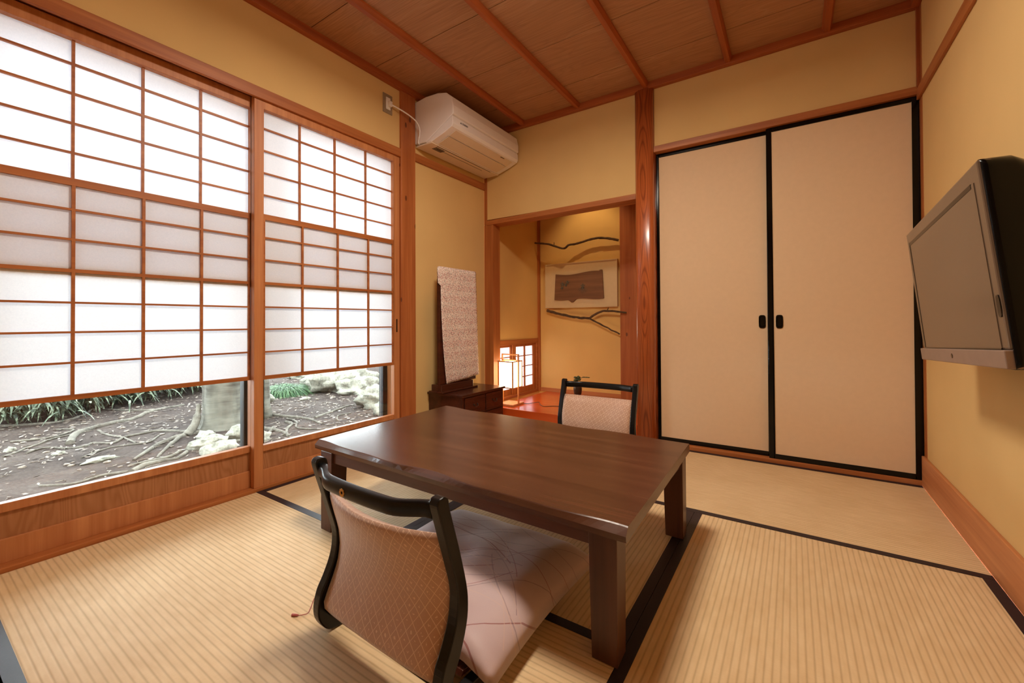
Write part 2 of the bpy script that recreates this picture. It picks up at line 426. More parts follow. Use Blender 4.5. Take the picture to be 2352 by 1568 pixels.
# ------------------------------------------------------------------ alcove
mb=MB(); mb.box(-.08,0,.087,.9,.603,2.15); mb.box(-.08,0,.0,.9,0,.11); struct(mb.build('wall_alcove_left',M['plaster_alcove']))
struct(box('wall_alcove_back',(-.08,1.4,.85,.93,0,2.15),M['plaster_alcove']))
struct(box('wall_alcove_right',(1.21,1.26,.1,.85,0,2.15),M['plaster_alcove']))
struct(box('ceiling_alcove',(-.08,1.3,.1,.9,2.1,2.15),M['ceil']))
trim((.812,1.21,.815,.85,.105,2.1),'knotty',.002)
trim((.0,.022,.828,.85,.105,2.1),'wood_z',.001)
trim((.022,.812,.838,.85,.105,.138),'wood2_x',.001)
o=box('alcove_floor_board',(.088,1.204,-.012,.838,-.046,.105),M['kamachi'],bevel=.003,at=(.6,.4,-.046))
tag(o,'glossy orange red wooden board flooring the alcove','alcove floor board')
# pillar between alcove and sliding doors (rounded face)
ring=[]
for k in range(28):
    a=2*PI*k/28; c,s_=math.cos(a),math.sin(a); e=.55
    ring.append((1.2635+.0595*math.copysign(abs(c)**e,c), .018+.055*math.copysign(abs(s_)**e,s_)))
p=MB().prism(ring,'z',0,2.2,True).build('alcove_pillar',M['pillar'],at=(1.2635,.018,0))
tag(p,'polished reddish round-edged log pillar with flame grain beside the alcove','pillar')

# ------------------------------------------------------------------ shoji windows
def shoji(idx,y0,y1,yi0,yi1,xf,muntA,muntB,mo):
    """y0..y1 outer, yi0..yi1 inside stiles, xf = room side face x"""
    w=empty('window_%d'%idx,(xf-.015,(y0+y1)/2,.014)); w['kind']='structure'
    xb=xf-.030
    m=MB(); m.box(xb,xf,y0,yi0,.014,1.797); m.box(xb,xf,yi1,y1,.014,1.797); m.box(xb,xf,yi0,yi1,1.748,1.797)
    m.box(xb,xf,yi0,yi1,.172,.200); m.box(xb,xf,yi0,yi1,.014,.088)
    m.build('frame',M['wood2_z'],w,bevel=.0015)
    box('kick_board',(xb+.008,xf-.009,yi0,yi1,.085,.175),M['board'],w)
    # fixed lattice above, its lower rail hidden behind the sash
    m=MB(); lx0,lx1=xf-.026,xf-.014
    for z in (1.665,1.562,1.458,1.355,1.155,1.052): m.box(lx0,lx1-.0008,yi0,yi1,z-.0035,z+.0035)
    m.box(lx0,lx1,yi0,yi1,1.236,1.26); m.box(xb,lx1,yi0,yi1,.928,.956)
    for y in muntA: m.box(lx0,lx1-.0004,y-.004,y+.004,.94,1.75)
    m.build('lattice',M['wood_y'],w)
    pp=MB(); pp.add([(xf-.0265,yi0,.94),(xf-.0265,yi1,.94),(xf-.0265,yi1,1.75),(xf-.0265,yi0,1.75)],[(0,1,2,3)]); pp.build('paper',M['paper'],w)
    pg=MB(); pg.box(xf-.0295,xf-.0275,yi0,yi1,.195,.945); pg.flat=True; pg.build('glass_pane',M['glass'],w)
    # raised sliding sash
    m=MB(); sx0,sx1=xf-.0125+mo,xf-.002+mo
    g=.0015
    m.box(sx0,sx1,yi0+g,yi1-g,1.238,1.263); m.box(sx0,sx1,yi0+g,yi1-g,.500,.517)
    m.box(sx0,sx1-.0003,yi0+g,yi0+.009,.501,1.262); m.box(sx0,sx1-.0003,yi1-.009,yi1-g,.501,1.262)
    for z in (1.155,1.052,.834,.732,.627): m.box(sx0,sx1-.0009,yi0+.003,yi1-.003,z-.0035,z+.0035)
    m.box(sx0,sx1-.0012,yi0+.003,yi1-.003,.938,.950)
    for y in muntB: m.box(sx0,sx1-.0006,y-.0045,y+.0045,.51,1.25)
    s_=m.build('sliding_sash',M['wood_y'],w)
    pp=MB(); pp.add([(sx0-.0004,yi0+.002,.505),(sx0-.0004,yi1-.002,.505),(sx0-.0004,yi1-.002,1.25),(sx0-.0004,yi0+.002,1.25)],[(0,1,2,3)]); pp.build('paper',M['paper'],s_)
    return w
w1=shoji(1,-2.556,-1.674,-2.476,-1.714,-.036,[-2.286,-2.096,-1.905],[-2.286,-2.096,-1.905],0)
w2=shoji(2,-1.716,-.868,-1.676,-.911,-.0005,[-1.494,-1.300,-1.103],[-1.4865,-1.290,-1.094],0)
# finger pull on the right stile
box('finger_pull',(-.003,.0006,-.894,-.886,.70,.78),M['lacquer'],w2)
# outer glass sliding doors, black aluminium
def glassdoor(idx,y0,y1,x,sw=.042):
    w=empty('window_%d'%idx,(x,(y0+y1)/2,0)); w['kind']='structure'
    m=MB(); m.box(x-.02,x+.02,y0,y0+.05,.0,1.80); m.box(x-.02,x+.02,y1-sw,y1,.0,1.80)
    m.box(x-.019,x+.019,y0+.01,y1-.01,1.76,1.799); m.box(x-.019,x+.019,y0+.01,y1-.01,-.04,.06)
    m.build('frame',M['sash'],w,bevel=.003)
    pg=MB(); pg.box(x-.002,x+.002,y0+.04,y1-.04,.05,1.77); pg.flat=True; pg.build('glass_pane',M['glass'],w)
glassdoor(3,-2.56,-1.590,-.185,.095); glassdoor(4,-1.665,-.8645,-.135,.036)
trim((-.215,-.11,-2.6,-.80,1.80,1.90),'wood_y'); trim((-.215,-.16,-2.6,-.80,-.12,-.0405),'wood_y')
trim((-.1295,-.037,-.868,-.864,.014,1.80),'wood2_z',0)
# alcove window
w=empty('window_5',(-.01,.46,.115)); w['kind']='structure'
m=MB(); m.box(-.06,.008,.087,.828,.560,.603); m.box(-.06,.008,.087,.828,.105,.125); m.box(-.06,.006,.80,.828,.12,.57)
m.build('frame',M['wood_y'],w,bevel=.002)
for (a,b,xx,cs) in ((.088,.445,-.022,[.205]),(.405,.80,-.006,[.607])):
    m=MB(); x0,x1=xx-.012,xx
    m.box(x0,x1,a,a+.052,.125,.562); m.box(x0,x1,b-.048,b,.125,.562); m.box(x0,x1,a+.052,b-.048,.538,.562); m.box(x0,x1,a+.052,b-.048,.125,.176)
    s_=m.build('sliding_panel',M['lantern_wood'] if 0 else M['wood_z'],w,bevel=.001)
    m=MB(); 
    for y in cs: m.box(x0+.001,x1-.001,y-.009,y+.009,.17,.54)
    for z in (.452,.358,.264): m.box(x0+.002,x1-.003,a+.05,b-.045,z-.004,z+.004)
    m.build('lattice',M['wood_y'],s_)
    pp=MB(); pp.add([(x0,a+.05,.17),(x0,b-.045,.17),(x0,b-.045,.54),(x0,a+.05,.54)],[(0,1,2,3)]); pp.build('paper',M['paper'],s_)
# ------------------------------------------------------------------ fusuma
def fusuma(idx,x0,x1,yf,sl,sr,zt,hx):
    d=empty('door_%d'%idx,((x0+x1)/2,yf,.02)); d['kind']='structure'
    m=MB(); m.box(x0,x0+sl,yf,yf+.024,.02,zt); m.box(x1-sr,x1,yf,yf+.024,.02,zt)
    m.box(x0+sl,x1-sr,yf,yf+.024,zt-.022,zt); m.box(x0+sl,x1-sr,yf,yf+.024,.02,.046)
    m.build('frame',M['lacquer'],d,bevel=.003)
    box('panel',(x0+sl-.002,x1-sr+.002,yf+.004,yf+.02,.04,zt-.018),M['fusuma'],d)
    m=MB(); r=[]
    for k in range(20):
        a=2*PI*k/20; r.append((hx+.0165*math.copysign(abs(math.cos(a))**.6,math.cos(a)),.754+.036*math.copysign(abs(math.sin(a))**.35,math.sin(a))))
    m.loft([[(a,yf+.0035,b) for a,b in r],[(a,yf-.0005,b) for a,b in r],[(hx+(a-hx)*.72,yf-.0005,.754+(b-.754)*.8) for a,b in r],[(hx+(a-hx)*.6,yf+.003,.754+(b-.754)*.7) for a,b in r]],True,False)
    m.build('finger_pull',M['lacquer'],d)
fusuma(1,1.318,1.934,.036,.020,.022,1.800,1.885)
fusuma(2,1.9125,2.5225,.006,.026,.026,1.798,1.966)

# ------------------------------------------------------------------ tatami
BW=.029; X1,X2=.842,1.692
def mat(x0,x1,y0,y1,axis,label,ends=(1,1)):
    e=empty('tatami_mat',((x0+x1)/2,(y0+y1)/2,-.045),label,'tatami mat','woven mats covering the floor')
    g=.0006
    box('woven_surface',(x0+g,x1-g,y0+g,y1-g,-.045,-.001),M['tat_'+axis],e)
    if axis=='x':
        if ends[0]: box('border_cloth',(x0+g,x1-g,y0+g,y0+BW,-.04,.0002),M['heri'],e)
        if ends[1]: box('border_cloth',(x0+g,x1-g,y1-BW,y1-g,-.04,.0002),M['heri'],e)
    else:
        if ends[0]: box('border_cloth',(x0+g,x0+BW,y0+g,y1-g,-.04,.0002),M['heri'],e)
        if ends[1]: box('border_cloth',(x1-BW,x1-g,y0+g,y1-g,-.04,.0002),M['heri'],e)
M['tat_x']=tatami('tatami_x','x'); M['tat_y']=tatami('tatami_y','y')
YA,YD=-.855,-1.682
mat(0.008,X2,YE,YD,'x','woven straw mat beneath the near chair, along the big window')
mat(0.008,X1,YD,-.006,'y','straw mat under the far end of the table and the dressing cabinet')
mat(X1,W-.012,YA,-.006,'x','straw mat lying in front of the closet doors')
mat(X2,W-.012,YE,YA,'y','straw mat beside the right wall below the television')
mat(X1,X2,YD,YA,'y','small square straw mat under the middle of the low table')

# ------------------------------------------------------------------ low table
T=empty('low_table',(1.12,-1.39,0),'low dark brown wooden table with wavy carved long edges in the room centre','table')
TH=.320
NL=Vector((.529,-1.750)); NR=Vector((1.728,-1.785)); FR=Vector((1.711,-1.035)); FL=Vector((.4985,-.992))
def wav(t,k):
    return max(0,.0045+.0042*math.sin(t*2*PI*2.3+k)+.0032*math.sin(t*2*PI*4.1+k*2.1))
N=56
def ringT(z,inset,amp):
    pts=[]
    nx=(NR-NL).normalized(); ny=(FL-NL).normalized()
    for i in range(N+1):
        t=i/N; p=NL.lerp(NR,t)+ny*(inset+amp*wav(t,.6)*2.2); pts.append((p.x,p.y,z+ (0)))
    for i in range(N+1):
        t=i/N; p=FR.lerp(FL,t)-ny*(inset+amp*wav(t,2.3)*2.2); pts.append((p.x,p.y,z))
    return pts
m=MB(); m.loft([ringT(TH-.031,.006,0),ringT(TH-.029,.002,0),ringT(TH-.015,.000,0),ringT(TH-.002,.002,.62),ringT(TH,.004,.68)],True,False)
o=m.build('tabletop',M['dark_x'],T,bevel=.0012)
def inner(u,v):  # bilinear position in top plan
    return NL.lerp(NR,u).lerp(FL.lerp(FR,u),v)
m=MB()
def bar(a,b,th,z0,z1):
    a=Vector(a);b=Vector(b); d=(b-a).normalized(); nrm=Vector((-d.y,d.x))*th/2
    c=[a+nrm,b+nrm,b-nrm,a-nrm]
    m.loft([[(p.x,p.y,z0) for p in c],[(p.x,p.y,z1) for p in c]],True,False)
nl=Vector((.570,-1.742)); nr=Vector((1.695,-1.757)); fr=Vector((1.695,-1.050)); fl=Vector((.545,-1.005))
dx=(nr-nl).normalized(); dy=(fl-nl).normalized()
m=MB(); bar(nl+dx*.05+dy*.012,nr-dx*.05+dy*.012,.018,.25,.290); m.build('apron',M['apron'],T,bevel=.001)
m=MB(); bar(fl+dx*.05-dy*.012,fr-dx*.05-dy*.012,.018,.25,.290); m.build('apron',M['apron'],T,bevel=.001)
m=MB(); bar(nr+dy*.05-dx*.012,fr-dy*.05-dx*.012,.018,.25,.290); m.build('apron',M['apron'],T,bevel=.001)
m=MB(); bar(nl+dy*.05+dx*.012,fl-dy*.05+dx*.012,.018,.25,.290); m.build('apron',M['apron'],T,bevel=.001)
for c,sx,sy in ((nl,1,1),(nr,-1,1),(fr,-1,-1),(fl,1,-1)):
    m=MB(); rr=[]
    for z,w_ in ((.0003,.061),(.289,.068)):
        cc=c+dx*sx*(-.005)+dy*sy*(-.006)
        q=[cc,cc+dx*sx*w_,cc+dx*sx*w_+dy*sy*w_,cc+dy*sy*w_]
        rr.append([(p.x,p.y,z) for p in q])
    m.loft(rr,True,False).build('leg',M['dark_z'],T,bevel=.002)

# ------------------------------------------------------------------ legless chair
def make_chair():
    R=empty('legless_chair',(0,0,0))
    back=[(.432,-.030),(.429,-.034),(.42,-.037),(.40,-.032),(.365,-.021),(.31,-.004),(.25,.014),(.213,.017),(.174,.010),(.134,-.008),(.108,-.023),(.078,-.031),(.05,-.031),(.026,-.021),(.007,-.004),(.0005,.022)]
    front=[(.433,-.022),(.431,-.014),(.424,-.008),(.40,-.003),(.326,.020),(.243,.042),(.2,.047),(.159,.042),(.11,.023),(.085,.008),(.068,.003),(.052,.004),(.040,.012),(.033,.026)]
    bb=smooth_path([(0,y,z) for z,y in back],3); ff=smooth_path([(0,y,z) for z,y in front],3)
    poly=[(p.y,p.z) for p in bb]+[(.085,.0005),(.120,.012),(.125,.030),(.062,.034)]+[(p.y,p.z) for p in ff[::-1]]
    for sx in (-1,1):
        a,b=(-.2175,-.1925) if sx<0 else (.1925,.2175)
        m=MB(); m.prism(poly,'x',a,b).build('side_post',M['hood'],R,bevel=.003)
    # top rail bowed backwards
    m=MB(); rings=[]; n=26
    for i in range(n+1):
        t=i/n; x=lerp(-.194,.194,t); s_=math.sin(PI*t)
        e=min(1,s_*1.5); e=e*e*(3-2*e)
        y=-.022-.038*e*(.7+.3*s_); zc=.404-.002*e; h=.0165; w_=.0105
        prof=[]
        for k in range(14):
            a=2*PI*k/14; c,q=math.cos(a),math.sin(a)
            prof.append((x, y+w_*math.copysign(abs(c)**.7,c)-.10*(zc-(zc+h*q))*0, zc+h*math.copysign(abs(q)**.6,q)))
        rings.append(prof)
    rail=m.loft(rings,True,True).build('top_rail',M['hood'],R)
    # gold flower emblem on the back face of the rail
    m=MB(); ex,ey,ez=-.035,-.0708,.400
    for k in range(8):
        a=2*PI*k/8; m.blob((ex+.0062*math.cos(a),ey,ez+.0062*math.sin(a)),(.0032,.0009,.0032),k,.0,10)
    m.lathe([(.0001,0)],(0,0,-5),3) if 0 else None
    m.build('emblem',M['gold'],rail)
    # upholstered back
    import bisect
    def prof(z,P):
        Q=sorted(P); 
        for i in range(len(Q)-1):
            if Q[i][0]<=z<=Q[i+1][0]:
                t=(z-Q[i][0])/(Q[i+1][0]-Q[i][0]); return lerp(Q[i][1],Q[i+1][1],t)
        return Q[-1][1] if z>Q[-1][0] else Q[0][1]
    nx_,nz_=22,16
    def sheet(side):
        g=[]
        for j in range(nz_+1):
            z=lerp(.066,.350,j/nz_); row=[]
            for i in range(nx_+1):
                t=i/nx_; x=lerp(-.1915,.1915,t); s_=math.sin(PI*t)
                bow=-.036*s_*(z/.35)**1.3
                yb=prof(z,[(a,b) for a,b in back]); yf=prof(z,[(a,b) for a,b in front])
                mid=(yb+yf)/2+bow
                e=min(1,(1-j/nz_)*7); th=.013*math.sqrt(max(0,1-(1-e)**2))*(1 if j>0 else .3)+.001
                th*= (.55+.45*min(1,s_*3))
                row.append((x,mid+side*th*(1.0 if side<0 else 1.6),z-(0.006*s_ if j==nz_ else 0)))
            g.append(row)
        return g
    A=sheet(-1); B=sheet(1); m=MB()
    for g,fl_ in ((A,False),(B,True)):
        vs=[p for r in g for p in r]; n=nx_+1; fs=[]
        for j in range(nz_):
            for i in range(nx_):
                q=(j*n+i,j*n+i+1,(j+1)*n+i+1,(j+1)*n+i); fs.append(q if not fl_ else q[::-1])
        m.add(vs,fs,True)
    n=nx_+1
    for j in (0,nz_):
        m.add([A[j][i] for i in range(n)]+[B[j][i] for i in range(n)],[(i,i+1,n+i+1,n+i) for i in range(nx_)],True)
    for i in (0,nx_):
        m.add([A[j][i] for j in range(nz_+1)]+[B[j][i] for j in range(nz_+1)],[(j,j+1,nz_+2+j,nz_+1+j) for j in range(nz_)],True)
    m.build('backrest',M['chairfab'],R)
    # moulded seat board
    m=MB(); m.prism([(.052,.036),(.10,.0305),(.40,.022),(.43,.006),(.44,.006),(.405,.030),(.10,.040),(.058,.046)],'x',-.191,.191).build('seat_board',M['cab'],R,bevel=.001)
    # lower cross bar behind seat
    m=MB(); m.box(-.193,.193,-.012,.006,.052,.062); m.build('lower_rail',M['hood'],R,bevel=.002)
    return R
def kids(o): return [c for c in bpy.data.objects if c.parent==o]
def copy_tree(o,parent=None):
    c=o.copy(); COL.objects.link(c)
    if parent is not None: c.parent=parent
    for k in kids(o): copy_tree(k,c)
    return c
ch1=make_chair()
ch2=copy_tree(ch1)
ch1.location=(1.2625,-2.045,0); ch1.rotation_euler=(0,0,math.radians(-1.9))
ch2.location=(1.135,-.49,0); ch2.rotation_euler=(0,0,math.radians(180.5))
tag(ch1,'black framed legless chair in the foreground with brown lattice pattern back, seen from behind','chair','legless chairs at the low table')
tag(ch2,'black framed legless chair across the table in front of the alcove, only its back showing','chair','legless chairs at the low table')

# floor cushion
Cc=empty('floor_cushion',(1.238,-1.725,.03),'thick mauve floor cushion with curved line pattern on the near chair','cushion')
m=MB(); n=30; top=[];bot=[]
for j in range(n+1):
    for i in range(n+1):
        u=-1+2*i/n; v=-1+2*j/n
        px_=u*.292*(1-.045*(1-abs(v)**2)*abs(u)**3); py_=v*.268*(1-.045*(1-abs(u)**2)*abs(v)**3)
        k=max(0,(1-abs(u)**5))*max(0,(1-abs(v)**5)); k=k**.5
        wr=.0035*noise.noise(Vector((px_*9,py_*9,3)))*k*2
        drop=-.020*max(0,(abs(u)-.72)/.28)
        dim=-.006*math.exp(-((px_)**2+(py_)**2)/.0012)
        zt=.060+drop+.046*k+wr+dim; zb=.060+drop-.014*k
        if abs(px_)<.225: zb=max(zb,.0455)
        top.append((1.238+px_,-1.725+py_,zt)); bot.append((1.238+px_,-1.725+py_,zb))
q=[(j*(n+1)+i,j*(n+1)+i+1,(j+1)*(n+1)+i+1,(j+1)*(n+1)+i) for j in range(n) for i in range(n)]
m.add(top,q,True); m.add(bot,[f[::-1] for f in q],True)
m.build('cover',M['cushion'],Cc)
m=MB(); m.tube(smooth_path([(.957,-1.985,.036),(.945,-2.002,.022),(.953,-2.02,.006),(.962,-2.035,.002),(.95,-2.052,.0018)],5),.0011,6)
m.tube([(.95,-2.052,.0025),(.944,-2.056,.003),(.934,-2.060,.002)],[.002,.003,.0035],6)
m.build('tassel',M['tassel'],Cc)

# ------------------------------------------------------------------ dressing cabinet with mirror
K=empty('dressing_cabinet',(.15,-.4,0),'low dark brown dressing cabinet with a tall mirror against the wall beside the window','dressing table')
box('body',(.004,.292,-.622,-.172,.0003,.285),M['cab'],K,bevel=.002)
box('top_board',(.002,.306,-.636,-.160,.285,.300),M['cab'],K,bevel=.003)
for k,(ya,yb) in enumerate(((-.600,-.392),(-.380,-.190))):
    for za,zb in ((.165,.275),(.045,.155)):
        d=box('drawer',(.288,.299,ya,yb,za,zb),M['cab'],K,bevel=.0015)
        m=MB(); yc=(ya+yb)/2; zc=(za+zb)/2+.005
        m.lathe([(.001,0),(.006,.001),(.006,.004)],(0,0,0),10); m.v=[(.299+z,yc-.018+x,zc+y) for x,y,z in m.v]
        m2=MB(); m2.lathe([(.001,0),(.006,.001),(.006,.004)],(0,0,0),10); m2.v=[(.299+z,yc+.018+x,zc+y) for x,y,z in m2.v]
        m.add(m2.v,m2.f); m.tube(smooth_path([(.304,yc-.018,zc),(.309,yc-.012,zc-.012),(.309,yc+.012,zc-.012),(.304,yc+.018,zc)],4),.002,6)
        m.build('handle',M['bronze'],d)
box('mirror_base',(.045,.135,-.640,-.315,.300,.352),M['cab'],K,bevel=.003)
box('base_step',(.035,.160,-.655,-.292,.300,.312),M['cab'],K,bevel=.003)
box('mirror_top_rail',(.096,.115,-.612,-.270,1.04,1.118),M['cab'],K,bevel=.003)
mr=box('mirror_frame',(.095,.117,-.640,-.262,.352,1.040),M['cab'],K,bevel=.003)
box('mirror_glass',(.1165,.118,-.575,-.300,.38,1.02),M['sash2'],mr)
# printed cloth over the mirror
n1,n2=26,60
m=MB(); vs=[]
L=[(0,.074,.90),(.03,.080,1.02),(.06,.082,1.125)]
def cl(u,v):
    # v: 0 back hem -> over the top -> 1 front hem
    s_=v*1.06
    yl=-.642+.020*u*0; 
    if s_<.22: x=.090; z=lerp(.91,1.1205,s_/.22); f=0
    elif s_<.26: a=(s_-.22)/.04; x=.090+.030*a; z=1.1205+.004*math.sin(PI*a); f=0
    else:
        a=(s_-.26)/.80; x=.1200; z=lerp(1.1205,.352,a); f=a
    zz=z-(.0 if f==0 else 0)
    yL=lerp(-.652,-.580,min(1,f)); yR=lerp(-.262,-.232,min(1,f))
    if f>.0 and z>1.005: yL=-.656; x+=0
    elif f>0: yL=lerp(-.630,-.582,min(1,(1.005-z)/.65)**2.2)
    if f==0: yL=-.630
    y=lerp(yL,yR,u)
    if f>0:
        zz+= .028*(u)*f - .0*u
        x+=.0035*math.sin(u*9+f*3)*f+.002*math.sin(u*21+1.5)*f+.004*f
    zz-=.008*math.sin(u*3+.4)*(1 if f<.02 else 0)*0
    return (x,y,zz)
for j in range(n2+1):
    for i in range(n1+1): vs.append(cl(i/n1,j/n2))
fs=[(j*(n1+1)+i,j*(n1+1)+i+1,(j+1)*(n1+1)+i+1,(j+1)*(n1+1)+i) for j in range(n2) for i in range(n1)]
m.add(vs,fs,True)
o=m.build('mirror_cloth',M['print'],solid=.0016,at=(.1,-.44,1.12))
tag(o,'small patterned pink and white cloth draped over the tall mirror','cloth')

# ------------------------------------------------------------------ lantern in the alcove
Ln=empty('paper_lantern',(.16,.125,.105),'lit square paper lantern with cedar frame standing on the alcove board','lamp')
box('base',(.088,.232,.045,.205,.105,.121),M['lantern_wood'],Ln,bevel=.002)
bx0,bx1,by0,by1,bz0,bz1=.090,.220,.062,.192,.245,.447
m=MB(); e=.004
for x in (bx0,bx1):
    for y in (by0,by1): m.box(x-e-.0003,x+e+.0003,y-e-.0003,y+e+.0003,bz0-.0045,bz1+.0045)
for z in (bz0,bz1):
    for y in (by0,by1): m.box(bx0,bx1,y-e,y+e,z-e,z+e)
    for x in (bx0,bx1): m.box(x-e+.0002,x+e-.0002,by0,by1,z-e+.0002,z+e-.0002)
m.build('shade_frame',M['lantern_wood'],Ln)
m=MB(); m.loft([[(bx0,by0,z),(bx1,by0,z),(bx1,by1,z),(bx0,by1,z)] for z in (bz0,bz1)],False,False).build('paper_shade',M['lantern'],Ln)
m=MB()
for x in (.079,.2305): m.box(x-.0045,x+.0045,.120,.134,.118,.5055)
m.box(.079,.2305,.122,.132,.495,.505); m.box(.079,.2305,.122,.132,.452,.460)
m.build('stand',M['lantern_wood'],Ln,bevel=.001)
m=MB(); m.tube(smooth_path([(.225,.20,.111),(.27,.215,.109),(.335,.26,.120),(.36,.235,.112),(.42,.19,.108),(.50,.25,.108),(.60,.26,.108)],6),.0022,6); m.build('cord',M['bronze'],Ln)

# ------------------------------------------------------------------ alcove ornaments
F=empty('framed_picture',(.437,.84,.887),'pale framed panel with a brown bark slab and faint flower motif on the alcove wall','picture')
box('mount_board',(.093,.782,.826,.848,.888,1.288),M['matboard'],F,bevel=.001)
m=MB(); m.box(.089,.095,.820,.849,.890,1.286); m.box(.780,.786,.820,.849,.890,1.286); m.box(.089,.786,.820,.849,.884,.890); m.box(.089,.786,.820,.849,1.286,1.292)
m.build('frame',M['matboard'],F)
pts=[]
for i in range(31):
    t=i/30; x=lerp(.189,.668,t); pts.append((x,.957-.006*math.sin(t*9)-.030*math.exp(-((x-.372)/.028)**2)+.004*t))
for i in range(31):
    t=i/30; x=lerp(.655,.203,t); pts.append((x,1.192+.010*math.sin(t*6+.5)+(.010 if t<.06 else 0)))
sl=MB().prism(pts,'y',.812,.827).build('bark_slab',M['bark'],F,bevel=.002)
random.seed(3)
for (cx,cz,r) in ((.275,1.10,.020),(.325,1.115,.018),(.27,1.065,.014),(.475,1.075,.020),(.31,1.09,.012)):
    m=MB(); m.tube([(cx,.8125,cz),(cx,.8095,cz)],.0045,8)
    for k in range(5):
        a=2*PI*k/5+.3; m.tube([(cx+r*.3*math.cos(a),.8115,cz+r*.3*math.sin(a)),(cx+r*math.cos(a),.8105,cz+r*math.sin(a))],[.0035,.0045],6)
    m.build('carved_flower',M['motif'],sl)
m=MB(); m.tube([(.475,.8125,1.06),(.475,.8095,1.06)],.003,8)
for k in range(9):
    a=-.2-.35*k; m.tube([(.475,.8115,1.06),(.475+.045*math.cos(a),.811,1.05+.045*math.sin(a))],[.0012,.0008],5)
m.build('carved_stems',M['motif'],sl)
def branch(name,paths,label):
    mb=MB(); c=paths[0][0][0]
    for pts,r0,r1 in paths:
        q=smooth_path(pts,7); k=len(q)
        q=[p+Vector((noise.noise(p*25),noise.noise(p*25+Vector((5,0,0))),noise.noise(p*25+Vector((0,9,0)))))*.004 for p in q]
        mb.tube(q,[lerp(r0,r1,i/(k-1))*(1+.25*noise.noise(Vector((i*.7,r0*99,0)))) for i in range(k)],9)
    o=mb.build(name,M['branch'],at=c); tag(o,label,'branch','bare branches mounted on the alcove wall'); return o
branch('driftwood_branch',[([(.012,.765,1.497),(.16,.765,1.470),(.31,.76,1.415),(.355,.77,1.440),(.42,.79,1.450),(.53,.80,1.474),(.64,.80,1.480),(.74,.81,1.462),(.80,.82,1.445)],.0085,.011),([(.215,.765,1.455),(.218,.76,1.482)],.004,.003)],'curved bare branch above the framed panel in the alcove')
branch('driftwood_branch',[([(.118,.81,.862),(.22,.80,.835),(.34,.80,.808),(.44,.80,.792),(.54,.80,.786)],.013,.010),([(.54,.80,.786),(.60,.79,.820),(.68,.785,.848),(.76,.78,.845),(.875,.79,.832)],.010,.008),([(.54,.80,.786),(.62,.80,.745),(.71,.80,.700),(.81,.81,.650)],.008,.006),([(.71,.785,.85),(.725,.78,.875)],.005,.003)],'forked bare branch below the framed panel in the alcove')
V_=empty('flower_vase',(.60,.42,.105),'small dark bronze footed vase with a green sprig behind the far chair','vase')
m=MB(); m.lathe([(.048,0),(.046,.008),(.022,.02),(.011,.035),(.010,.05),(.020,.065),(.030,.085),(.034,.12),(.030,.15),(.020,.165),(.023,.175),(.019,.175)],(.60,.42,.105),20); m.build('body',M['bronze'],V_)
m=MB(); random.seed(5)
m.tube(smooth_path([(.60,.42,.27),(.605,.42,.30),(.64,.42,.318),(.69,.42,.322)],4),.0025,6)
for k in range(12):
    a=random.uniform(0,6.28); r=random.uniform(.0,.022); m.blob((.597+r*math.cos(a),.42+r*math.sin(a),.305+random.uniform(-.012,.016)),(.013,.006,.009),k,.3,8)
for x in (.655,.675,.69): m.blob((x,.42,.322),(.014,.006,.004),x*50,.2,8)
m.build('sprig',M['leaf'],V_)

# ------------------------------------------------------------------ air conditioner
A=empty('air_conditioner',(.004,-.374,1.9),'white wall mounted air conditioner up in the corner between pillar and alcove wall','air conditioner')
ya,yb=-.742,-.012
body=[(0.0,2.176),(.10,2.186),(.20,2.180),(.27,2.162),(.315,2.125),(.328,2.07),(.329,2.018)]
prof_=[(p[0]+.004,p[1]) for p in body]
low=[(.100,1.893),(.0,1.902)]
m=MB(); poly=prof_+[(.320,2.012)]+[(.104,1.898),(.004,1.904)]
m.prism([(x,z) for x,z in poly],'y',ya,yb,False)
m.build('housing',M['white_pl'],A,bevel=.006,seg=3)
m=MB(); poly=[(.318,2.009),(.327,2.009),(.329,1.962),(.318,1.945),(.255,1.921),(.155,1.892),(.104,1.890),(.104,1.897)]
pn=m.prism(poly,'y',ya+.001,yb-.001).build('lower_panel',M['white_pl'],A,bevel=.005,seg=3)
m=MB(); m.loft([[(x,y,z) for x,z in ((.306,1.9405),(.258,1.9195),(.257,1.9175),(.308,1.9385))] for y in (ya+.05,yb-.05)],True,False)
m.build('upper_flap',M['cream_pl'],A)
m=MB(); m.loft([[(x,y,z) for x,z in ((.250,1.9165),(.165,1.8925),(.164,1.8895),(.252,1.9145))] for y in (ya+.05,yb-.05)],True,False)
m.build('air_flap',M['cream_pl'],A)
box('underside',(.012,.150,ya+.004,yb-.004,1.884,1.894),M['cream_pl'],A,bevel=.002)
m=MB(); m.box(.140,.144,ya+.06,yb-.10,1.8825,1.8842)
for k in range(4): m.box(.088+k*.011,.094+k*.011,ya+.07,ya+.15,1.8825,1.8842)
m.box(.108,.110,ya+.09,yb-.16,1.8825,1.8842)
m.build('grille',M['dgrey'],A)
box('indicator',(.292,.304,yb-.19,yb-.145,1.934,1.9355),M['dgrey'],A)
cu=bpy.data.curves.new('maker_name','FONT'); cu.body='DAIKIN'; cu.size=.016; cu.extrude=.0003; cu.align_x='LEFT'
to=bpy.data.objects.new('t',cu); COL.objects.link(to); bpy.context.view_layer.update(); tm=bpy.data.meshes.new_from_object(to); bpy.data.objects.remove(to); tm.materials.clear(); tm.materials.append(M['logo'])
o=bpy.data.objects.new('maker_name',tm); COL.objects.link(o); o.parent=A
o.matrix_local=Matrix.Translation(Vector((.3306,-.655,1.982))-Vector(A.location))@Matrix(((0,0,1,0),(1,0,0,0),(0,1,0,0),(0,0,0,1)))
